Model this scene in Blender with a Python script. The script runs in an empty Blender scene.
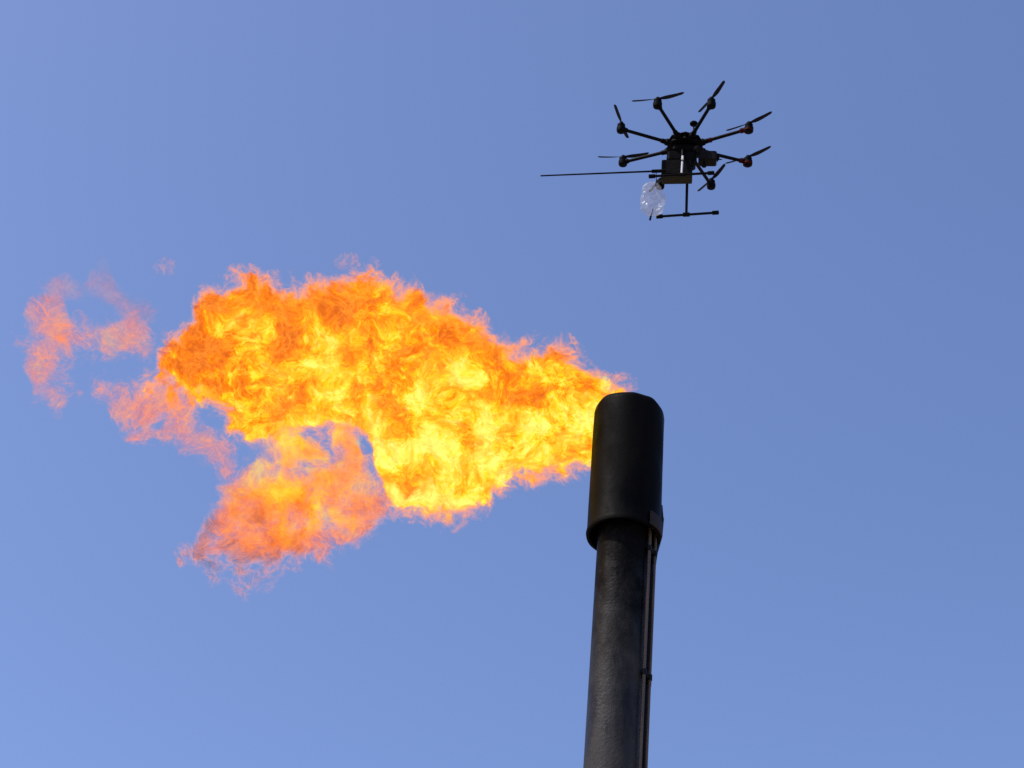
import bpy, math, random
from mathutils import Vector, Matrix, noise

random.seed(7)
scene = bpy.context.scene
col = scene.collection
R = math.radians

# ------------------------------------------------------------------ helpers
class MB:
    """collects shapes, links them as ONE mesh object"""
    def __init__(self):
        self.v, self.f = [], []

    def add(self, vs, fs):
        b = len(self.v)
        self.v += [tuple(x) for x in vs]
        self.f += [tuple(b + i for i in f) for f in fs]
        return self

    def box(self, c, s, M=None, bev=0.0):
        """box with chamfered vertical/horizontal edges: an octagonal-section loft on all axes"""
        cx, cy, cz = c
        hx, hy, hz = s[0] / 2, s[1] / 2, s[2] / 2
        b = min(bev, hx * .9, hy * .9, hz * .9)
        if b <= 0:
            rings = [(-hz, 0), (hz, 0)]
            prof = [(-hx, -hy), (hx, -hy), (hx, hy), (-hx, hy)]
            ring = lambda z, i: [(x, y, z) for x, y in prof]
        else:
            rings = [(-hz, b), (-hz + b, 0), (hz - b, 0), (hz, b)]
            def ring(z, i):
                X, Y = hx - i, hy - i
                bb = b if i == 0 else b * .5
                return [(-X + bb, -Y, z), (X - bb, -Y, z), (X, -Y + bb, z), (X, Y - bb, z),
                        (X - bb, Y, z), (-X + bb, Y, z), (-X, Y - bb, z), (-X, -Y + bb, z)]
        vs, fs = [], []
        for z, i in rings:
            vs += ring(z, i)
        n = len(vs) // len(rings)
        for k in range(len(rings) - 1):
            for j in range(n):
                a, d = k * n + j, k * n + (j + 1) % n
                fs.append((a, d, d + n, a + n))
        fs.append(tuple(range(n))[::-1])
        fs.append(tuple(range((len(rings) - 1) * n, len(rings) * n)))
        vs = [Vector(p) for p in vs]
        if M is not None:
            vs = [M @ p for p in vs]
        return self.add([p + Vector(c) for p in vs], fs)

    def lathe(self, prof, a=(0, 0, 0), axis=(0, 0, 1), n=32, caps=True):
        """prof: (radius, height along axis)"""
        ax = Vector(axis).normalized()
        t = Vector((1, 0, 0)) if abs(ax.x) < .9 else Vector((0, 1, 0))
        u = ax.cross(t).normalized(); w = ax.cross(u)
        a = Vector(a)
        vs, fs = [], []
        for r, h in prof:
            for k in range(n):
                g = 2 * math.pi * k / n
                vs.append(a + ax * h + (u * math.cos(g) + w * math.sin(g)) * r)
        for i in range(len(prof) - 1):
            for k in range(n):
                p, q = i * n + k, i * n + (k + 1) % n
                fs.append((p, q, q + n, p + n))
        if caps:
            fs.append(tuple(range(n))[::-1])
            fs.append(tuple(range((len(prof) - 1) * n, len(prof) * n)))
        return self.add(vs, fs)

    def rod(self, a, b, r0, r1=None, n=12):
        a, b = Vector(a), Vector(b)
        L = (b - a).length
        r1 = r0 if r1 is None else r1
        c = min(r0, r1) * .18
        return self.lathe([(r0 - c, 0), (r0, c), (r1, L - c), (r1 - c, L)], a, b - a, n)

    def tube(self, pts, r, n=8):
        pts = [Vector(p) for p in pts]
        vs, fs = [], []
        up = Vector((.3, .2, 1)).normalized()
        for i, p in enumerate(pts):
            d = (pts[min(i + 1, len(pts) - 1)] - pts[max(i - 1, 0)]).normalized()
            u = d.cross(up).normalized(); w = d.cross(u)
            for k in range(n):
                g = 2 * math.pi * k / n
                vs.append(p + (u * math.cos(g) + w * math.sin(g)) * r)
        for i in range(len(pts) - 1):
            for k in range(n):
                p, q = i * n + k, i * n + (k + 1) % n
                fs.append((p, q, q + n, p + n))
        fs.append(tuple(range(n))[::-1]); fs.append(tuple(range((len(pts) - 1) * n, len(pts) * n)))
        return self.add(vs, fs)

    def build(self, name, mat, parent=None, smooth=True, angle=35):
        me = bpy.data.meshes.new(name)
        me.from_pydata(self.v, [], self.f)
        me.validate(); me.update()
        if smooth:
            for p in me.polygons:
                p.use_smooth = True
            me.set_sharp_from_angle(angle=R(angle))
        if mat:
            me.materials.append(mat)
        o = bpy.data.objects.new(name, me)
        col.objects.link(o)
        if parent:
            o.parent = parent
        return o


def tag(o, label=None, cat=None, group=None, kind=None):
    if label: o['label'] = label
    if cat: o['category'] = cat
    if group: o['group'] = group
    if kind: o['kind'] = kind
    return o


def empty(name, M):
    o = bpy.data.objects.new(name, None)
    o.empty_display_size = .2
    col.objects.link(o)
    o.matrix_world = M
    return o

# ------------------------------------------------------------------ camera
W_, H_ = 1024, 768
F = 2000.0                       # focal length in picture widths of 1024
PITCH, ROLL = R(37.0), R(5.6)
cam_d = bpy.data.cameras.new('camera')
cam = bpy.data.objects.new('camera', cam_d)
col.objects.link(cam)
scene.camera = cam
cam_d.sensor_width = 36
cam_d.lens = 36 * F / W_
cam_d.clip_end = 9000
cam_d.clip_start = .1
fwd = Vector((0, math.cos(PITCH), math.sin(PITCH)))
right0 = Vector((1, 0, 0))
up0 = right0.cross(fwd)
right = right0 * math.cos(ROLL) + up0 * math.sin(ROLL)
up = up0 * math.cos(ROLL) - right0 * math.sin(ROLL)
CAM = Vector((0, 0, 1.6))
Mc = Matrix((right, up, -fwd)).transposed().to_4x4()
Mc.translation = CAM
cam.matrix_world = Mc


def ray(px, py):
    return fwd + right * ((px - 512) / F) + up * (-(py - 384) / F)


def at(px, py, depth):
    return CAM + ray(px, py) * depth


def proj(p):
    d = p - CAM
    z = d.dot(fwd)
    return 512 + F * d.dot(right) / z, 384 - F * d.dot(up) / z

# ------------------------------------------------------------------ materials
def nt_new(name):
    m = bpy.data.materials.new(name)
    m.use_nodes = True
    nt = m.node_tree
    nt.nodes.clear()
    return m, nt


def pbr(name, base, base2, rough=.5, rough2=.7, scale=8, bump=.2, bscale=40, metal=0.0, spec=.5, stretch=(1, 1, 1)):
    m, nt = nt_new(name)
    N = nt.nodes.new; L = nt.links.new
    out = N('ShaderNodeOutputMaterial'); b = N('ShaderNodeBsdfPrincipled')
    tc = N('ShaderNodeTexCoord'); mp = N('ShaderNodeMapping')
    mp.inputs['Scale'].default_value = stretch
    n1 = N('ShaderNodeTexNoise'); n1.inputs['Scale'].default_value = scale; n1.inputs['Detail'].default_value = 6
    n1.inputs['Roughness'].default_value = .65
    n2 = N('ShaderNodeTexNoise'); n2.inputs['Scale'].default_value = bscale; n2.inputs['Detail'].default_value = 4
    L(tc.outputs['Object'], mp.inputs['Vector'])
    L(mp.outputs[0], n1.inputs['Vector']); L(tc.outputs['Object'], n2.inputs['Vector'])
    rmp = N('ShaderNodeValToRGB')
    rmp.color_ramp.elements[0].position = .35; rmp.color_ramp.elements[0].color = (*base, 1)
    rmp.color_ramp.elements[1].position = .7; rmp.color_ramp.elements[1].color = (*base2, 1)
    L(n1.outputs['Fac'], rmp.inputs['Fac']); L(rmp.outputs['Color'], b.inputs['Base Color'])
    mr = N('ShaderNodeMapRange')
    mr.inputs['From Min'].default_value = .3; mr.inputs['From Max'].default_value = .7
    mr.inputs['To Min'].default_value = rough; mr.inputs['To Max'].default_value = rough2
    L(n1.outputs['Fac'], mr.inputs['Value']); L(mr.outputs[0], b.inputs['Roughness'])
    bp = N('ShaderNodeBump'); bp.inputs['Strength'].default_value = bump; bp.inputs['Distance'].default_value = .01
    L(n2.outputs['Fac'], bp.inputs['Height']); L(bp.outputs[0], b.inputs['Normal'])
    b.inputs['Metallic'].default_value = metal
    b.inputs['Specular IOR Level'].default_value = spec
    L(b.outputs[0], out.inputs['Surface'])
    return m


m_shroud = pbr('sooty_black_steel', (.0012, .0012, .0012), (.006, .0052, .0046), .35, .85, 1.7, .35, 9, stretch=(1, 1, .5), spec=.035)
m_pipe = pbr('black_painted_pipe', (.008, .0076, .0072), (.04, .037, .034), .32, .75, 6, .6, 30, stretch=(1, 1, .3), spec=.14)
m_dark = pbr('soot_inside', (.006, .006, .006), (.01, .01, .01), .8, .9)
m_pilot = pbr('rusty_pilot_tube', (.05, .035, .026), (.12, .085, .06), .4, .65, 5, .3, 60, metal=.2, stretch=(1, 1, .3))
m_conduit = pbr('black_conduit', (.004, .004, .004), (.008, .007, .006), .4, .6, 6, spec=.15)
m_bracket = pbr('brown_scorched_steel', (.012, .009, .006), (.028, .02, .013), .5, .7, 12, spec=.15)
m_carbon = pbr('carbon_fibre', (.002, .002, .0025), (.004, .004, .005), .45, .55, 30, .05, 200, spec=.06)
m_plastic = pbr('black_plastic', (.0015, .0015, .0018), (.004, .004, .004), .5, .65, 20, spec=.05)
m_red = pbr('red_marker_ring', (.035, .002, .002), (.06, .003, .003), .55, .65, 20, spec=.06)
m_olive = pbr('olive_ground_bounce', (.02, .017, .009), (.03, .024, .013), .55, .7, 14, spec=.1)
m_grey = pbr('dark_grey_battery', (.004, .004, .004), (.01, .0095, .009), .5, .6, 20, spec=.08)
m_alu = pbr('brushed_aluminium', (.55, .55, .56), (.7, .7, .7), .22, .32, 30, metal=1.0)
m_glint = pbr('white_glint_tube', (.75, .75, .74), (.82, .82, .82), .25, .35, 20)
m_prop = pbr('grey_black_propeller', (.008, .007, .010), (.014, .012, .016), .5, .6, 20, spec=.1)
m_ground = pbr('sandy_ground', (.30, .23, .16), (.42, .33, .24), .9, .95, .02, .4, 2)
m_pad = pbr('concrete_pad', (.28, .27, .25), (.38, .36, .33), .85, .95, 3)

EXPO = .22
# ------------------------------------------------------------------ sky, sun
SUN_EL, SUN_AZ = R(52), R(-110)      # azimuth measured from +Y (the way the camera looks) towards +X
world = bpy.data.worlds.new('World'); scene.world = world
world.use_nodes = True
wn = world.node_tree
wn.nodes.clear()
wo = wn.nodes.new('ShaderNodeOutputWorld'); bg = wn.nodes.new('ShaderNodeBackground')
sky = wn.nodes.new('ShaderNodeTexSky'); sky.sky_type = 'NISHITA'
sky.sun_disc = False
sky.sun_elevation = SUN_EL
sky.sun_rotation = SUN_AZ
sky.altitude = 0; sky.air_density = 1.0; sky.dust_density = 2.0; sky.ozone_density = 4.0
bg.inputs['Strength'].default_value = .15
tint = wn.nodes.new('ShaderNodeVectorMath'); tint.operation = 'MULTIPLY'
tint.inputs[1].default_value = (1.01, .99, 1.155)      # the camera's white balance
wn.links.new(sky.outputs[0], tint.inputs[0]); wn.links.new(tint.outputs[0], bg.inputs['Color']); wn.links.new(bg.outputs[0], wo.inputs['Surface'])

sl = bpy.data.lights.new('sun', 'SUN'); sl.energy = 2.6; sl.angle = R(.5); sl.color = (1, .95, .87)
so = bpy.data.objects.new('sun', sl); col.objects.link(so)
sdir = Vector((math.sin(SUN_AZ) * math.cos(SUN_EL), math.cos(SUN_AZ) * math.cos(SUN_EL), math.sin(SUN_EL)))
so.rotation_euler = sdir.to_track_quat('Z', 'Y').to_euler()
so.location = sdir * 60

# ------------------------------------------------------------------ ground
g = MB()
rings = [0.0] + [3 * 1.6 ** i for i in range(15)]
n = 64
vs = [(0, 0, 0)]
for r in rings[1:]:
    for k in range(n):
        a = 2 * math.pi * k / n
        z = 0 if r > 1500 else .05 * noise.noise(Vector((r * math.cos(a) * .1, r * math.sin(a) * .1, 0)))
        vs.append((r * math.cos(a), r * math.sin(a), z - .06))
fs = [(0, 1 + k, 1 + (k + 1) % n) for k in range(n)]
for i in range(len(rings) - 2):
    for k in range(n):
        p, q = 1 + i * n + k, 1 + i * n + (k + 1) % n
        fs.append((p, p + n, q + n, q))
g.add(vs, fs)
tag(g.build('ground', m_ground), kind='structure')

# shroud and flame shadow painted on the upper riser as sooty darkening; lower down the blistered paint is bare
def shade_pipe(m, z_top, z_low):
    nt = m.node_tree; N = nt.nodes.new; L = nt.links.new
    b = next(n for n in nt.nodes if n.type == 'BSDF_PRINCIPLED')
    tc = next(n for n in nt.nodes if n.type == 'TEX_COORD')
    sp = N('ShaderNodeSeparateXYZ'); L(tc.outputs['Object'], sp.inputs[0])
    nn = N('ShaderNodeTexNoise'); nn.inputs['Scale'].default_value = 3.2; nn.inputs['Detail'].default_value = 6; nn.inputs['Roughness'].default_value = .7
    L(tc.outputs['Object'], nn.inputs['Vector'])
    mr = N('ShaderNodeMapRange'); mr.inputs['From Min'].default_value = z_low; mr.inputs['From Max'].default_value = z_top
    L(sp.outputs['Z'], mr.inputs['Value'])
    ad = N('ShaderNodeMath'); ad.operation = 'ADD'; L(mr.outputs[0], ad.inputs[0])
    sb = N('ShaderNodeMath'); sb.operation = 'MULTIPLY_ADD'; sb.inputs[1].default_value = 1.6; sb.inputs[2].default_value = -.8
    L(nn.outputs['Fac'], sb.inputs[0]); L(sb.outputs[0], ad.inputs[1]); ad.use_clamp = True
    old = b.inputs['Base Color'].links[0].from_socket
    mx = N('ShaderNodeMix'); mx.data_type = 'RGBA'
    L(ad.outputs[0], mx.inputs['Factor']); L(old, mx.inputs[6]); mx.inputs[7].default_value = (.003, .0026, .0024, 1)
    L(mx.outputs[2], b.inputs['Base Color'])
    s2 = N('ShaderNodeMapRange'); s2.inputs['To Min'].default_value = .24; s2.inputs['To Max'].default_value = .04  # sheen fades upward too, part of the painted shadow
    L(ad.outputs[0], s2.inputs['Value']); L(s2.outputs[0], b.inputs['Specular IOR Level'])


# ------------------------------------------------------------------ flare stack
SH_D = .92                                  # diameter of the wind shroud
DEPTH = F * SH_D / 70.5
TOP = at(629.8, 411, DEPTH)                 # centre of the shroud's upper rim
SX, SY, ST = TOP.x, TOP.y, TOP.z
SH_H = 1.97
PIPE_R = .318
stack = empty('flare_stack', Matrix.Translation((SX, SY, 0)))
tag(stack, 'tall black sooty flare stack with wide cylindrical shroud at its burning tip', 'flare stack')

rs = SH_D / 2
zb = ST - SH_H
s = MB()
s.lathe([(rs - .03, zb + .0), (rs + .006, zb), (rs + .012, zb + .03), (rs + .004, zb + .07), (rs, zb + .09),
         (rs, zb + .4), (rs, zb + .7), (rs, zb + 1.0), (rs, zb + 1.25), (rs, zb + 1.45), (rs, zb + 1.62), (rs, zb + 1.75), (rs, ST - .10), (rs - .008, ST - .05), (rs - .03, ST - .015), (rs - .055, ST), (rs - .075, ST - .01),
         (rs - .075, zb + .25), (rs - .03, zb + .0)], n=96, caps=False)
for i_, p_ in enumerate(s.v):            # heat-warped steel
    q_ = Vector(p_); k_ = max(0, (q_.z - (ST - .9)) / .9)
    rr_ = Vector((q_.x, q_.y, 0)).normalized()
    dn_ = noise.noise(Vector((rr_.x * -1.7, rr_.y * 1.7, q_.z * 1.1)))
    q_ += rr_ * dn_ * (.010 + .018 * k_)
    q_.z += .02 * k_ * noise.noise(Vector((rr_.x * -2.2 + 5, rr_.y * 2.2, 1)))
    s.v[i_] = tuple(q_)
shroud = s.build('wind_shroud', m_shroud, stack, angle=50)
s = MB()
s.lathe([(PIPE_R + .002, zb + .55), (rs - .078, zb + .85)], n=64, caps=False)
s.build('flue_cone', m_dark, stack)
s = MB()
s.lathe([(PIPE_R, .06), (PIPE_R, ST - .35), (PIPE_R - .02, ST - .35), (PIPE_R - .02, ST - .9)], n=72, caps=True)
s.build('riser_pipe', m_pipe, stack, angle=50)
shade_pipe(m_pipe, zb - .5, zb - 2.6)
s = MB()
s.lathe([(.62, 0.0), (.62, .05), (.335, .055), (.335, .3)], n=48)
for k in range(12):
    a = k * math.pi / 6
    s.rod((.5 * math.cos(a), .5 * math.sin(a), .04), (.5 * math.cos(a), .5 * math.sin(a), .13), .025, n=8)
s.build('base_flange', m_pipe, stack)

# small lines that run up the right side of the riser
def side(ang, r, z):
    return Vector((math.cos(ang) * r, math.sin(ang) * r, z))
AP, AC = R(-27), R(14)
s = MB()
s.tube([side(AP, PIPE_R + .04, z) for z in (.3, 4, 8, zb - .6, zb - .25, zb + .2)], .021, 12)
pilot = s.build('pilot_gas_line', m_pilot, stack)
AB = R(-6)
s = MB()
s.tube([side(AB, PIPE_R + .085, z) for z in (.3, 4, 8, zb - .6, zb - .25, zb + .2)], .019, 12)
s.build('thermocouple_line', m_pilot, stack)
s = MB()
s.tube([side(AC, PIPE_R + .062, z) for z in (.3, 4, 8, zb - .4)] + [side(AC, PIPE_R + .09, zb - .1), side(AC, rs + .0, zb + .15), side(AC, rs + .012, zb + .42)], .056, 12)
s.build('ignition_conduit', m_conduit, stack)
s = MB()
s.rod(side(AC, rs + .014, zb + .40), side(AC, rs + .012, zb + .62), .05, .03, 12)
s.build('pilot_burner', m_conduit, stack)
for z in (zb - .22, zb - 1.95, zb - 4.2, zb - 6.5, zb - 9):
    s = MB()
    a0 = (AP + AC) / 2
    for a, r_, b_ in ((AP, .04, .032), (AB, .085, .03), (AC, .062, .068)):
        s.lathe([(b_, -.035), (b_, .035)], side(a, PIPE_R + r_, z), n=16)
    Mr = Matrix.Rotation(a0, 3, 'Z')
    s.box(side(a0, PIPE_R + .03, z), (.08, .2, .06), Mr, .01)
    s.build('line_bracket', m_conduit, stack)
s = MB()
seg = []
for k in range(9):
    a = R(-52) + k * R(5.2)
    seg.append(a)
vs, fs = [], []
for a in seg:
    for (r, z) in ((rs + .012, zb + .004), (rs + .028, zb + .004), (rs + .026, zb + .20), (rs + .012, zb + .20)):
        vs.append(side(a, r, z))
for i in range(len(seg) - 1):
    for j in range(4):
        p, q = i * 4 + j, i * 4 + (j + 1) % 4
        fs.append((p, q, q + 4, p + 4))
fs.append((3, 2, 1, 0)); e = (len(seg) - 1) * 4; fs.append((e, e + 1, e + 2, e + 3))
s.add(vs, fs)
s.build('rim_plate', m_bracket, stack)
s = MB()
s.box((0, 0, -.03), (2.4, 2.4, .18), None, .02)
pad = s.build('concrete_pad', m_pad)
pad.location = (SX, SY, -.06)
tag(pad, kind='structure')
stack.location.z = 0.0

# ------------------------------------------------------------------ flames
PXM = F / DEPTH                    # the flame's local unit: 1 m = PXM picture units at the stack's distance
FO = at(360, 420, DEPTH)
MF = Matrix((right, up, -fwd)).transposed().to_4x4()


def piece(name, table, depth_k, P, parent=None, zoff=0.0, seed=0.0, jit=1.0):
    """one body of fire: a lumpy closed hull filled with glowing soot.
    table: stations along the wind (x, upper edge, lower edge)"""
    xs = [(t[0] - 360) / PXM for t in table]
    tp = [-(t[1] - 420) / PXM for t in table]
    bt = [-(t[2] - 420) / PXM for t in table]
    x0, x1 = xs[0], xs[-1]
    lo, hi = min(bt) - .02, max(tp) + .02

    def interp(arr, x):
        for i in range(len(xs) - 1):
            if x <= xs[i + 1]:
                t = (x - xs[i]) / (xs[i + 1] - xs[i])
                return arr[i] * (1 - t) + arr[i + 1] * t
        return arr[-1]
    hs = [(a - b) / 2 for a, b in zip(tp, bt)]
    win = P.get('zwin', .55)
    zd = []
    for x in xs:
        ws = [(max(0, 1 - abs(x + (j - 6) / 6 * win - x) / (win * 1.05)), min(max(x + (j - 6) / 6 * win, x0), x1)) for j in range(13)]
        zd.append(max(.02, depth_k * sum(w * interp(hs, q) for w, q in ws) / sum(w for w, q in ws)))
    # ---- hull
    NX, NA = max(24, int((x1 - x0) / .05)), 56
    mar = P.get('margin', .07)
    vs, fs = [], []
    for i in range(NX + 1):
        u = i / NX
        xr = x0 - mar + (x1 - x0 + 2 * mar) * u
        x = min(max(xr, x0), x1)
        t, b = interp(tp, x), interp(bt, x)
        # soften steps between neighbouring stations
        e = .03
        t = (t + interp(tp, max(x0, x - e)) + interp(tp, min(x1, x + e))) / 3
        b = (b + interp(bt, max(x0, x - e)) + interp(bt, min(x1, x + e))) / 3
        c, h = (t + b) / 2, max((t - b) / 2, .01) + mar
        end = min(1, min(u, 1 - u) * NX / 3.0 + .35)
        for k in range(NA):
            a = 2 * math.pi * k / NA
            p = Vector((xr, c + h * math.cos(a) * end, (interp(zd, x) + mar) * math.sin(a) * end))
            q = p * 3.1 + Vector((seed, seed * 2, 5))
            d = noise.fractal(q, 1.0, 2.1, 4) * .055 * jit
            nv = Vector((0, math.cos(a), math.sin(a)))
            vs.append(p + nv * d * end + Vector((noise.noise(q * .9) * .03, 0, 0)))
    for i in range(NX):
        for k in range(NA):
            p, q = i * NA + k, i * NA + (k + 1) % NA
            fs.append((p, q, q + NA, p + NA))
    b = len(vs)
    vs.append(Vector((x0 - mar * 1.3, interp(tp, x0) * .5 + interp(bt, x0) * .5, 0)))
    vs.append(Vector((x1 + mar * 1.3, tp[-1] * .5 + bt[-1] * .5, 0)))
    for k in range(NA):
        fs.append((b, (k + 1) % NA, k))
        fs.append((b + 1, NX * NA + k, NX * NA + (k + 1) % NA))
    mb = MB().add(vs, fs)
    # ---- fire shader
    m, nt = nt_new(name + '_fire')
    N = nt.nodes.new; L = nt.links.new

    def mth(op, a, b=None, c=None, clamp=False):
        nd = N('ShaderNodeMath'); nd.operation = op; nd.use_clamp = clamp
        for i, v in enumerate((a, b, c)):
            if v is None: continue
            if isinstance(v, (int, float)): nd.inputs[i].default_value = v
            else: L(v, nd.inputs[i])
        return nd.outputs[0]

    def vm(op, a, b):
        nd = N('ShaderNodeVectorMath'); nd.operation = op
        for i, v in enumerate((a, b)):
            if isinstance(v, (tuple, list)): nd.inputs[i].default_value = v
            elif isinstance(v, (int, float)): nd.inputs['Scale'].default_value = v
            else: L(v, nd.inputs[i])
        return nd.outputs[0]

    def nz(vec, scale, detail, rough=.55, color=False, lac=2.0):
        nd = N('ShaderNodeTexNoise'); nd.noise_dimensions = '3D'
        nd.inputs['Scale'].default_value = scale; nd.inputs['Detail'].default_value = detail
        nd.inputs['Roughness'].default_value = rough; nd.inputs['Lacunarity'].default_value = lac
        L(vec, nd.inputs['Vector'])
        return nd.outputs['Color' if color else 'Fac']

    def curve(val, pts, vlo, vhi):
        nd = N('ShaderNodeFloatCurve')
        cm = nd.mapping; cv = cm.curves[0]
        pts = [(p[0], (p[1] - vlo) / (vhi - vlo)) for p in pts]
        cv.points[0].location = pts[0]; cv.points[1].location = pts[-1]
        for p in pts[1:-1]:
            cv.points.new(*p)
        for p in cv.points:
            p.handle_type = 'AUTO_CLAMPED'
        cm.update()
        L(val, nd.inputs['Value'])
        return mth('MULTIPLY_ADD', nd.outputs[0], vhi - vlo, vlo)

    tc = N('ShaderNodeTexCoord')
    obj = tc.outputs['Object']
    sp = N('ShaderNodeSeparateXYZ'); L(obj, sp.inputs[0])
    X, Y, Z = sp.outputs
    pn = vm('ADD', obj, (seed, seed * 1.7, seed * .6))
    w1 = vm('SUBTRACT', nz(pn, P.get('ws', 1.6), 3, .55, True), (.5, .5, .5))
    pw = vm('ADD', pn, vm('SCALE', w1, P.get('warp', .55)))
    # the outline itself is pushed about by the same turbulence
    sw = N('ShaderNodeSeparateXYZ'); L(w1, sw.inputs[0])
    wa = P.get('wobble', .36)
    Xs = mth('MULTIPLY_ADD', sw.outputs[0], wa, X)
    Ys = mth('MULTIPLY_ADD', sw.outputs[1], wa, Y)
    tt = mth('DIVIDE', mth('SUBTRACT', Xs, x0), x1 - x0, clamp=True)
    T_ = curve(tt, [((x - x0) / (x1 - x0), v) for x, v in zip(xs, tp)], lo, hi)
    B_ = curve(tt, [((x - x0) / (x1 - x0), v) for x, v in zip(xs, bt)], lo, hi)
    cc = mth('MULTIPLY', mth('ADD', T_, B_), .5)
    hh = mth('MAXIMUM', mth('MULTIPLY', mth('SUBTRACT', T_, B_), .5), .004)
    q = mth('DIVIDE', mth('SUBTRACT', Ys, cc), hh)
    ZD = curve(tt, [((x - x0) / (x1 - x0), v) for x, v in zip(xs, zd)], 0.0, max(zd) + .02)
    r = mth('DIVIDE', Z, mth('MAXIMUM', ZD, .01))
    rad = mth('SQRT', mth('ADD', mth('MULTIPLY', q, q), mth('MULTIPLY', r, r)))
    D = mth('MINIMUM', mth('MULTIPLY', mth('SUBTRACT', 1.0, rad), hh), P.get('cap', .5))
    xm, xh = (x0 + x1) / 2, (x1 - x0) / 2
    D = mth('MINIMUM', D, mth('SUBTRACT', xh, mth('ABSOLUTE', mth('SUBTRACT', Xs, xm))))
    big = nz(pw, P.get('s_big', 2.6), 5, .62)
    fine = nz(pw, P.get('s_fine', 9.0), 4, .68)
    fa = mth('ABSOLUTE', mth('SUBTRACT', fine, .5))
    rid = mth('SUBTRACT', 1.0, mth('MULTIPLY', fa, 5.0), clamp=True)
    sh = nz(vm('ADD', pw, vm('SCALE', w1, .25)), P.get('s_sheet', 5.5), 2.5, .6)
    thr = mth('SUBTRACT', 1.0, mth('MULTIPLY', mth('ABSOLUTE', mth('SUBTRACT', sh, .5)), P.get('sharp', 17.0)), clamp=True)
    De = mth('MULTIPLY_ADD', mth('SUBTRACT', big, .5 + P.get('erode', .0)), P.get('a_big', .9), D)
    De = mth('MULTIPLY_ADD', mth('SUBTRACT', fine, .5), P.get('a_fine', .3), De)
    ed = mth('DIVIDE', De, P.get('soft', .06), clamp=True)
    bs = P.get('base', .2)
    thin = mth('MULTIPLY_ADD', mth('MULTIPLY', rid, rid), 1.0 - bs, bs)
    # deep inside it is dense anyway; towards the skin only the thin fronts glow
    core = mth('DIVIDE', De, P.get('core', .3), clamp=True)
    dens = mth('MULTIPLY', mth('MULTIPLY', ed, thin), mth('MULTIPLY_ADD', mth('MULTIPLY', core, core), P.get('dens', 20.0) - P.get('skin', 5.0), P.get('skin', 5.0)))
    if True:
        vd = mth('DIVIDE', mth('ADD', De, P.get('vw', .16)), .2, clamp=True)
        veil = mth('MULTIPLY', mth('MULTIPLY', vd, mth('MULTIPLY', thr, thr)), P['veil'])
        # the lacy fronts live in the skin; inside they are drowned by the glowing soot
        veil = mth('MULTIPLY', veil, mth('SUBTRACT', 1.0, mth('MULTIPLY', core, .95)))
    # temperature
    tl = nz(vm('ADD', pw, (7.3, 1.1, 4.2)), P.get('ts', 1.8), 7, .68)
    xt = curve(tt, P.get('tx', [(0, .5), (1, .5)]), 0, 1)
    tmp = mth('MULTIPLY_ADD', mth('SUBTRACT', tl, .5), P.get('ta', 2.2), xt)
    tmp = mth('MULTIPLY_ADD', mth('SUBTRACT', rid, .45), P.get('tr', .42), tmp)
    tmp = mth('MULTIPLY_ADD', thr, P.get('ts_', .22), tmp)
    tmp = mth('MULTIPLY_ADD', mth('SUBTRACT', Ys, P.get('ty0', 0.0)), P.get('tq', 0.0), tmp)
    tmp = mth('MULTIPLY_ADD', mth('SUBTRACT', core, 1.0), P.get('tc', .22), tmp, clamp=True)
    tmp = mth('MAXIMUM', tmp, P.get('tmin', 0.0))
    rp = N('ShaderNodeValToRGB')
    cr = rp.color_ramp
    stops = [(0.0, (.16, .055, .03)), (.16, (.55, .12, .02)), (.36, (1.08, .17, .005)), (.55, (1.15, .33, .008)),
             (.72, (1.15, .68, .012)), (.88, (1.2, 1.0, .04)), (1.0, (1.25, 1.15, .22))]
    cr.elements[0].position = 0; cr.elements[0].color = (*stops[0][1], 1)
    cr.elements[1].position = 1; cr.elements[1].color = (*stops[-1][1], 1)
    stops = [(p, tuple(x * 2 ** -EXPO for x in c)) for p, c in stops]
    cr.elements[0].color = (*stops[0][1], 1); cr.elements[1].color = (*stops[-1][1], 1)
    for p, c in stops[1:-1]:
        el = cr.elements.new(p); el.color = (*c, 1)
    L(tmp, rp.inputs['Fac'])
    em = N('ShaderNodeEmission'); ab = N('ShaderNodeVolumeAbsorption'); ad = N('ShaderNodeAddShader')
    L(rp.outputs['Color'], em.inputs['Color']); L(dens, em.inputs['Strength'])
    ab.inputs['Color'].default_value = (0, 0, 0, 1); L(mth('ADD', dens, veil), ab.inputs['Density'])
    out = N('ShaderNodeOutputMaterial')
    em2 = N('ShaderNodeEmission'); ad2 = N('ShaderNodeAddShader')
    em2.inputs['Color'].default_value = (*[c * 2 ** -EXPO for c in P.get('vcol', (1.5, .46, .10))], 1)
    L(veil, em2.inputs['Strength']); L(em.outputs[0], ad2.inputs[0]); L(em2.outputs[0], ad2.inputs[1])
    L(ad2.outputs[0], ad.inputs[0]); L(ab.outputs[0], ad.inputs[1]); L(ad.outputs[0], out.inputs['Volume'])
    zs = [v.z for v in vs]; ys = [v.y for v in vs]
    size = ((x1 - x0 + 2 * mar) + (max(ys) - min(ys)) + (max(zs) - min(zs))) / 3
    m.cycles.volume_step_rate = P.get('step', .035) / (size * .1)
    o = mb.build(name, m)
    M = MF.copy()
    M.translation = FO - fwd * zoff
    o.matrix_world = M
    return o


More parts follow.
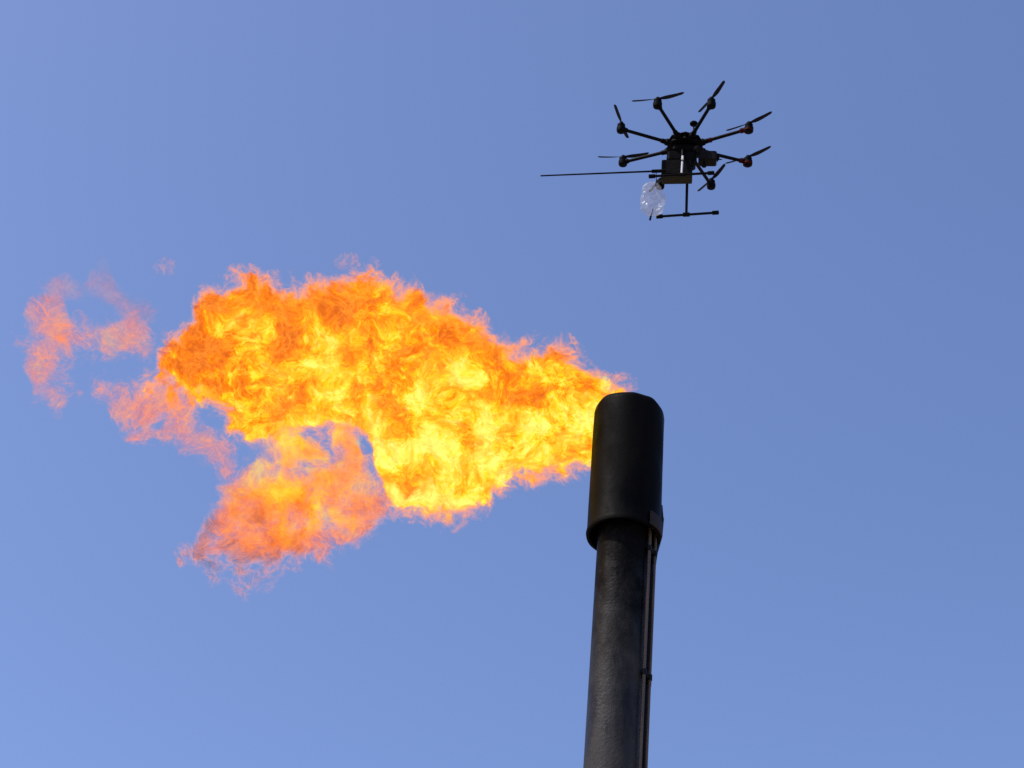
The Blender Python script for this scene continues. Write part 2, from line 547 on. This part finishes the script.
main_tab = [(150, 383, 388), (158, 356, 395), (168, 346, 396), (180, 330, 394), (190, 315, 393), (200, 302, 396), (215, 289, 403),
            (228, 284, 418), (240, 281, 432), (252, 282, 440), (265, 283, 440), (278, 288, 437), (290, 291, 433),
            (305, 290, 431), (320, 290, 430), (335, 288, 429), (350, 284, 430), (362, 279, 431), (371, 280, 442),
            (377, 283, 470), (385, 287, 492), (396, 290, 504), (410, 289, 508), (420, 296, 510), (430, 308, 513), (445, 307, 514),
            (458, 311, 512), (470, 319, 506), (485, 331, 500), (498, 343, 490), (510, 350, 481), (525, 352, 477),
            (540, 347, 475), (555, 344, 473), (570, 350, 471), (582, 361, 468), (592, 371, 462), (602, 380, 440),
            (612, 386, 425), (622, 392, 405)]
lobe_tab = [(192, 545, 550), (200, 530, 562), (210, 514, 574), (222, 500, 582), (235, 490, 585), (248, 472, 583),
            (260, 448, 578), (272, 432, 574), (285, 426, 570), (298, 426, 567), (310, 426, 564), (322, 438, 560),
            (335, 478, 555), (348, 510, 546), (360, 520, 538), (372, 526, 532)]
strand_tab = [(326, 460, 490), (332, 432, 512), (340, 420, 524), (349, 420, 526), (358, 430, 522), (365, 462, 520), (373, 470, 518), (381, 476, 514), (388, 486, 508)]

flare = empty('flare_flame', Matrix.Identity(4))
tag(flare, 'huge orange and yellow gas flame streaming sideways from the tip of the black flare stack', 'flame')
f1 = piece('flame_body', main_tab, .65,
           dict(dens=90, skin=9, core=.2, base=.25, veil=11, vw=.2, vcol=(1.5, .44, .04), margin=.28, erode=.045, a_big=1.4, a_fine=.36, s_big=2.8, s_fine=12.0, s_sheet=7.0, sharp=15.0, ts=2.1, ta=2.9, tr=.5, tmin=.22, tx=[(0, .28), (.12, .40), (.25, .53), (.45, .58), (.6, .58), (.8, .58), (.93, .62), (1, .5)],
                tq=-.16, ty0=.1, step=.022), seed=3.1, zoff=-.22)
f2 = piece('flame_lobe', lobe_tab, .4,
           dict(dens=13, skin=3.2, base=.14, veil=8.5, sharp=22.0, vcol=(1.5, .42, .07), margin=.24, erode=.025, s_sheet=6.5, s_fine=11.0, a_big=1.5, cap=.14, s_big=2.2, tc=.12, ta=1.7,
                tx=[(0, .04), (.2, .17), (.45, .36), (.75, .38), (1, .28)], tq=.3, ty0=-1.25, vw=.12, step=.03), seed=11.4, zoff=.15)
f3 = piece('flame_strand', strand_tab, .8,
           dict(dens=8, skin=2.5, base=.1, veil=8, sharp=22.0, margin=.2, vw=.12, s_sheet=6.5, s_fine=11.0, erode=.03, a_big=1.1, cap=.12, s_big=2.4, tc=.12, ta=2.2,
                tx=[(0, .36), (1, .36)], step=.03), seed=17.7, zoff=.1)
for f in (f1, f2, f3):
    mw = f.matrix_world.copy(); f.parent = flare; f.matrix_world = mw

wis = [
    ('tall pinkish orange flame wisp drifting free at the far downwind end of the flare',
     [(18, 334, 345), (24, 320, 385), (30, 308, 408), (38, 298, 415), (46, 286, 418), (53, 283, 418), (60, 300, 414), (66, 335, 405), (72, 360, 390)],
     .35, dict(dens=3.2, skin=1.8, a_big=1.3, erode=.03, base=.12, veil=9, sharp=24.0, vw=.07, vcol=(1.45, .38, .07), wobble=.5, s_sheet=7, s_fine=12.0, cap=.08, tc=.12, ta=1.4, s_big=1.9, tx=[(0, .28), (.5, .36), (1, .28)], tq=0, step=.025, margin=.22), 21.7),
    ('small orange tongue of flame floating between the tall wisp and the main fire',
     [(62, 333, 342), (75, 323, 347), (90, 320, 352), (105, 318, 361), (118, 320, 351), (130, 318, 346), (140, 319, 352), (150, 322, 353), (158, 330, 347), (164, 340, 344)],
     .8, dict(dens=3.6, skin=2, a_big=1.0, erode=.01, base=.12, veil=9, sharp=24.0, vw=.08, vcol=(1.5, .40, .06), wobble=.45, s_sheet=7, s_fine=12.0, cap=.1, tc=.12, ta=1.4, tx=[(0, .32), (.45, .40), (1, .32)], tq=0, step=.025, margin=.22), 33.2),
    ('ragged pink flame streak trailing below the left side of the main fire',
     [(105, 385, 392), (114, 380, 406), (122, 381, 419), (132, 385, 431), (142, 390, 441), (152, 384, 446), (162, 380, 442), (174, 388, 440),
      (186, 398, 444), (200, 419, 450), (212, 427, 457), (225, 434, 469), (235, 444, 475), (244, 458, 472)],
     .7, dict(dens=3.4, skin=1.8, a_big=1.1, erode=.02, base=.12, veil=9, sharp=24.0, vw=.08, vcol=(1.5, .40, .06), wobble=.45, s_sheet=7, s_fine=12.0, cap=.1, tc=.12, ta=1.4, tx=[(0, .34), (.3, .35), (1, .28)], tq=0, step=.025, margin=.22), 45.9),
    ('faint smoky mauve veil of dying flame above the small floating tongue',
     [(40, 286, 308), (52, 276, 304), (66, 276, 300), (80, 280, 296), (92, 270, 292), (104, 266, 298), (118, 285, 310), (130, 297, 316), (142, 304, 320), (152, 312, 322)],
     .9, dict(dens=1.6, skin=.8, a_big=.6, erode=.0, base=.3, veil=1.5, vw=.06, tx=[(0, .28), (1, .2)], tq=0, step=.03, margin=.14), 57.3),
]
wobj = []
for i, (lab, tab, k, P, sd) in enumerate(wis):
    o = piece('flame_wisp', tab, k, P, seed=sd, zoff=(-.1, .1, .2, -.1)[i])
    tag(o, lab, 'flame wisp', 'loose flames around the flare')
flk = [('tiny pale pink fleck of flame above the middle of the main fire', 347, 262, 13, 9),
       ('tiny pink flame fleck beyond the upper left edge of the main fire', 165, 267, 11, 8),
       ('smallest faint flame fleck above the main fire, toward the drone', 373, 264, 8, 5)]
for i, (lab, cx, cy, a, b) in enumerate(flk):
    tab = [(cx + a * math.cos(math.pi * (1 - j / 6)), cy - b * math.sin(math.pi * j / 6) - .5, cy + b * math.sin(math.pi * j / 6) + .5) for j in range(7)]
    o = piece('flame_fleck', tab, .9, dict(dens=2, skin=1.2, a_big=.5, erode=.03, base=.1, veil=4, s_sheet=8, tx=[(0, .42), (1, .4)], tq=0, step=.02, margin=.02),
              seed=63.0 + 4 * i, jit=.4)
    tag(o, lab, 'flame fleck', 'loose flames around the flare')

# ------------------------------------------------------------------ drone
ARM = .62
DD = F * ARM / 68.2
DC = at(685.0, 146.8, DD)
dv = (DC - CAM).normalized()
iu = (up - dv * up.dot(dv)).normalized()
ir = dv.cross(iu).normalized()
lean = R(1.5)
el = R(39.5)
iu2 = iu * math.cos(lean) + ir * math.sin(lean)
Zd = (dv * math.sin(el) + iu2 * math.cos(el)).normalized()
Xd = dv.cross(iu2).normalized()
Yd = Zd.cross(Xd).normalized()
MD = Matrix((Xd, Yd, Zd)).transposed().to_4x4()
MD.translation = DC
drone = empty('octocopter_drone', MD)
tag(drone, 'black eight armed drone with landing skids and long probe rod hovering in the sky', 'drone')
MDi = MD.inverted()


def dloc(px, py, z=None, y=None):
    """a point of the drone's own frame on the plane z= or y=, seen at the given place"""
    o = MDi @ CAM
    d = (MDi.to_3x3() @ ray(px, py))
    if z is not None:
        t = (z - o.z) / d.z
    else:
        t = (y - o.y) / d.y
    return o + d * t

# centre frame: two octagonal plates, standoffs, domed cover
A0 = R(21)
s = MB()
s.lathe([(.165, -.035), (.172, -.030), (.172, -.022), (.165, -.018)], n=8)
s.lathe([(.165, .028), (.172, .031), (.172, .037), (.165, .041)], n=8)
for k in range(8):
    a = A0 + k * R(45)
    s.rod((.145 * math.cos(a + .39), .145 * math.sin(a + .39), -.02), (.145 * math.cos(a + .39), .145 * math.sin(a + .39), .03), .008, n=8)
s.build('centre_frame', m_carbon, drone)
s = MB()
s.lathe([(.13, .041), (.132, .048), (.118, .058), (.06, .063), (.001, .065)], n=32)
s.build('top_cover', m_plastic, drone)
s = MB()
s.box((0, 0, -.075), (.22, .2, .08), None, .02)
s.box((-.03, 0, -.165), (.26, .17, .12), None, .02)
s.build('power_bay', m_plastic, drone)

props = {0: (22, 9), 1: (23, 10), 2: (12.5, 16), 3: (23, 4), 4: (-7, 17), 5: (21, 2), 6: (-12, -16), 7: (10, 11)}


def blade_mesh(s, c, ang, Rp, hub_z):
    """twisted, tapered propeller blade"""
    ca, sa = math.cos(ang), math.sin(ang)
    rowsv = []
    nst = 14
    for i in range(nst + 1):
        u = i / nst
        rr = .012 + (Rp - .012) * u
        ch = .010 + .030 * math.sin(min(1, u * 1.9 + .12) * math.pi / 2) * (1 - .62 * max(0, u - .25)) 
        if u > .93: ch *= 1 - (u - .93) / .07 * .65
        tw = R(26) * (1 - u) + R(7)
        th = .0035 * (1 - .6 * u) + .001
        row = []
        for (cx_, tz) in ((-.4, 0), (0, th), (.6, 0), (.05, -th * .6)):
            t_ = cx_ * ch * math.cos(tw)
            z_ = -cx_ * ch * math.sin(tw) + tz + .02 * u * u
            row.append(Vector((rr * ca - t_ * sa, rr * sa + t_ * ca, z_ + hub_z)) + c)
        rowsv.append(row)
    vs = [p for r_ in rowsv for p in r_]
    fs = []
    for i in range(nst):
        for j in range(4):
            p, q = i * 4 + j, i * 4 + (j + 1) % 4
            fs.append((p, q, q + 4, p + 4))
    fs.append((3, 2, 1, 0)); e = nst * 4; fs.append((e, e + 1, e + 2, e + 3))
    s.add(vs, fs)


for k in range(8):
    a = A0 + (-1) * R(21) * 2 * 0
    # arm 0 points right and away from the camera, then anticlockwise seen from the camera (towards it)
    ang = R(21) - k * R(45)
    d = Vector((math.cos(ang), math.sin(ang), 0))
    s = MB()
    s.rod(d * .15, d * (ARM - .01) + Vector((0, 0, .012)), .0165, .0155, 14)
    arm = s.build('arm', m_carbon, drone)
    s = MB()
    s.rod(d * .135, d * .235, .027, .022, 14)
    s.box(d * .16 + Vector((0, 0, 0)), (.07, .06, .052), Matrix.Rotation(ang, 3, 'Z'), .01)
    s.build('fold_joint', m_plastic, arm)
    if k == 1:
        s = MB()
        s.rod(d * .236, d * .262, .024, .023, 14)
        s.build('marker_ring', m_red, arm)
    c = d * ARM + Vector((0, 0, .012))
    s = MB()
    s.lathe([(.026, -.036), (.038, -.03), (.041, -.015), (.041, .012), (.03, .018)], c, n=20)
    s.rod(c - d * .06, c - d * .02, .022, .026, 12)
    s.build('motor_mount', m_plastic, arm)
    s = MB()
    s.lathe([(.034, .018), (.036, .022), (.036, .046), (.028, .053), (.012, .055), (.012, .066)], c, n=24)
    s.build('motor', m_plastic, arm)
    if k in (0, 1):
        s = MB()
        s.lathe([(.0405, -.031), (.0435, -.028), (.0435, -.012), (.041, -.009)], c - d * .004, n=20)
        s.rod(c - d * .085, c - d * .055, .024, .025, 12)
        s.build('red_collar', m_red, arm)
    px, py = props[k]
    dx, dy = px / 68.2, py / 42.9       # picture slope back to the rotor's plane
    pa = math.atan2(-dy, dx)
    s = MB()
    s.lathe([(.016, .060), (.019, .064), (.019, .074), (.012, .08)], c, n=16)
    for q in (0, math.pi):
        blade_mesh(s, c, pa + q, .24, .068)
    s.build('propeller', m_prop, arm)

# GPS mast
s = MB()
b0 = dloc(693.5, 139, z=.03); 
mast_top = Vector((b0.x, b0.y, .20))
s.rod(b0, mast_top, .007, n=8)
s.build('gps_mast', m_carbon, drone)
s = MB()
s.lathe([(.012, .0), (.036, .006), (.038, .018), (.03, .028), (.005, .033)], mast_top - Vector((0, 0, .005)), n=20)
s.build('gps_puck', m_plastic, drone)

# landing gear: two T legs, the rails run across the picture
RA = R(-4.5)
rv = Vector((math.cos(RA), math.sin(RA), 0))
def gear(pa, pb, ps, ptop, y):
    A = dloc(*pa, y=y); B = dloc(*pb, y=y)
    z = (A.z + B.z) / 2
    mid = dloc(*ps, y=y)
    leg = MB()
    topp = Vector((mid.x, mid.y * .55, -.05))
    leg.rod(topp, Vector((mid.x, y, z)), .0135, .012, 12)
    leg.lathe([(.02, -.03), (.02, .03)], Vector((mid.x, y, z)), rv, 12)
    lo_ = leg.build('landing_leg', m_carbon, drone)
    r_ = MB(); r_.rod(A, B, .0115, n=12)
    r_.build('skid_rail', m_carbon, lo_)
    for P_ in (A, B):
        q_ = MB(); dd = (B - A).normalized() * .03
        q_.rod(P_ - dd, P_ + dd, .019, n=12)
        q_.build('rail_grip', m_plastic, lo_)
    return A, B
gear((659.5, 216.5), (715.5, 212.7), (686.3, 214.5), None, .155)
nA, nB = gear((652, 176.3), (711, 173), (682, 174.6), None, -.155)

# strut on the near leg, its sun glint painted in as white
s = MB()
pa, pb = dloc(682.6, 156, y=-.172), dloc(681.6, 173, y=-.172)
s.rod(pa, pa + (pb - pa) * .22, .010, n=10)
s.rod(pa + (pb - pa) * .34, pb, .009, n=10)
s.build('glint_strut', m_glint, drone)

# payload case under the frame
c0 = dloc(661.5, 178, z=-.37); c1 = dloc(692, 177, z=-.37)
wb = c1.x - c0.x
cxm = (c0.x + c1.x) / 2
s = MB()
s.box((cxm, -.015, -.298), (wb, .14, .17), Matrix.Rotation(R(-3), 3, 'Z'), .008)
case = s.build('payload_case', m_plastic, drone)
s = MB()
s.box((cxm, -.015, -.386), (wb - .004, .137, .012), Matrix.Rotation(R(-3), 3, 'Z'), .004)
s.build('case_floor', m_olive, case)  # warm ground bounce on the case's underside, painted in as olive
for q in (-.3, .3):
    s = MB()
    s.box((cxm + q * wb, -.015, -.19), (.03, .09, .06), None, .004)
    s.build('case_hanger', m_plastic, case)

# battery / instrument block on the right with small fittings
bc = dloc(707.5, 158.5, y=-.02)
s = MB()
s.box(bc, (.165, .11, .11), None, .012)
bt_ = s.build('instrument_block', m_grey, drone)
s = MB()
s.lathe([(.02, 0), (.024, .01), (.02, .03)], bc + Vector((.0775, -.01, .0)), (1, 0, 0), 14)
s.rod(bc + Vector((.09, -.02, .0)), bc + Vector((.09, -.02, -.05)), .006, n=8)
s.rod(bc + Vector((.075, .02, .0)), bc + Vector((.13, .02, .01)), .005, n=8)
s.build('connector', m_plastic, bt_)
s = MB()
s.rod(bc + Vector((-.03, -.01, -.05)), bc + Vector((-.03, -.01, -.085)), .009, n=8)
s.lathe([(.022, 0), (.024, .006), (.02, .014)], bc + Vector((-.03, -.01, -.10)), n=14)
s.build('sensor_stub', m_plastic, bt_)
s = MB()
lc = dloc(696.5, 149.5, y=-.16)
s.lathe([(.022, 0), (.026, .012), (.024, .03), (.012, .036)], lc, (.2, -1, -.25), 18)
s.build('camera_lens', m_grey, drone)

# long sampling rod to the left
s = MB()
ra_, rb_ = dloc(655, 171.2, y=-.14), dloc(540.5, 175.8, y=-.14)
s.rod(rb_, ra_, .0065, .0085, 10)
rod = s.build('sampling_rod', m_carbon, drone)
s = MB()
q0 = ra_ + (rb_ - ra_).normalized() * .03
s.rod(q0, ra_ + (ra_ - rb_).normalized() * .10, .016, n=10)
s.build('rod_clamp', m_plastic, rod)

# ------------------------------------------------------------------ clear gas sample bag
m_bag, nt = nt_new('clear_plastic_film')
N = nt.nodes.new; L = nt.links.new
out = N('ShaderNodeOutputMaterial')
tr = N('ShaderNodeBsdfTransparent'); tr.inputs[0].default_value = (.93, .94, .95, 1)
tl = N('ShaderNodeBsdfTranslucent'); tl.inputs[0].default_value = (.7, .69, .68, 1)
gl = N('ShaderNodeBsdfGlossy'); gl.inputs[0].default_value = (.9, .9, .9, 1); gl.inputs['Roughness'].default_value = .3
df = N('ShaderNodeBsdfDiffuse'); df.inputs[0].default_value = (.6, .58, .57, 1)
mx1 = N('ShaderNodeMixShader'); mx2 = N('ShaderNodeMixShader'); mx3 = N('ShaderNodeMixShader')
tc = N('ShaderNodeTexCoord'); nn = N('ShaderNodeTexNoise'); nn.inputs['Scale'].default_value = 9; nn.inputs['Detail'].default_value = 5
L(tc.outputs['Object'], nn.inputs['Vector'])
bp = N('ShaderNodeBump'); bp.inputs['Strength'].default_value = .45; bp.inputs['Distance'].default_value = .02
L(nn.outputs['Fac'], bp.inputs['Height'])
for b_ in (gl, df, tl): L(bp.outputs[0], b_.inputs['Normal'])
mx1.inputs[0].default_value = .5; L(tl.outputs[0], mx1.inputs[1]); L(df.outputs[0], mx1.inputs[2])
mx2.inputs[0].default_value = .12; L(mx1.outputs[0], mx2.inputs[1]); L(gl.outputs[0], mx2.inputs[2])
mx3.inputs[0].default_value = .27; L(tr.outputs[0], mx3.inputs[1]); L(mx2.outputs[0], mx3.inputs[2])
L(mx3.outputs[0], out.inputs['Surface'])

bagM = MD.copy()
bag_c = MD @ dloc(652.5, 199, y=-.02)
bagM.translation = bag_c
bag = empty('gas_sample_bag', bagM)
tag(bag, 'crumpled clear plastic sample bag hanging under the left end of the drone skid', 'plastic bag')
hw, hh_ = .115, .2
vs, fs = [], []
NU, NV = 48, 40
for j in range(NV + 1):
    v = -1 + 2 * j / NV
    for i in range(NU):
        a = 2 * math.pi * i / NU
        pz = math.copysign(abs(v) ** .9, v)
        sq = max(0, 1 - abs(v) ** 2.6) ** .55
        x = hw * (sq * .94 + .06) * math.copysign(abs(math.cos(a)) ** .8, math.cos(a))
        y = .06 * sq * math.sin(a)
        p = Vector((x, y, hh_ * pz))
        q = p * 16
        wv = noise.fractal(q, 1.0, 2.0, 4) * .013 + abs(noise.noise(p * 9 + Vector((4, 1, 2)))) * -.022 + noise.noise(p * 6) * .026 - .03 * (1 - abs(noise.noise(p * 5 + Vector((9, 2, 7))))) ** 3 + .012
        nrm = Vector((math.cos(a), math.sin(a), .0))
        vs.append(p + nrm * wv * (1.0 if sq > .05 else .2))
for j in range(NV):
    for i in range(NU):
        p, q = j * NU + i, j * NU + (i + 1) % NU
        fs.append((p, q, q + NU, p + NU))
fs.append(tuple(range(NU))[::-1]); fs.append(tuple(range(NV * NU, (NV + 1) * NU)))
MB().add(vs, fs).build('bag_film', m_bag, bag, angle=25)
BMi = bagM.inverted()
def bl(px, py, y=0.0):
    o = BMi @ CAM; d = BMi.to_3x3() @ ray(px, py)
    return o + d * ((y - o.y) / d.y)
s = MB()
s.tube([bl(653, 209), bl(652, 213), bl(651, 216)], .005, 8)
s.rod(bl(651, 215.5), bl(650, 220), .008, .010, 10)
s.build('valve', m_plastic, bag)
s = MB()
s.tube([bl(656, 172, -.1), bl(656.5, 177, -.08), bl(656.2, 182, -.03), bl(655.5, 187, 0)], .0035, 8)
s.build('hose', m_plastic, bag)

# ------------------------------------------------------------------ render set-up
vs_ = scene.view_settings
vs_.view_transform = 'Standard'; vs_.look = 'None'; vs_.exposure = EXPO; vs_.gamma = 1.0; vs_.use_curve_mapping = False
scene.render.engine = 'CYCLES'
cy = scene.cycles
cy.transparent_max_bounces = 64
cy.max_bounces = 8
cy.volume_bounces = 0
cy.volume_step_rate = 1.0
cy.volume_max_steps = 1024
cy.use_denoising = False
print('stack top', TOP, 'depth', DEPTH, 'shroud bottom', proj(Vector((SX, SY, zb))), 'riser low', proj(Vector((SX, SY, zb - 3))))
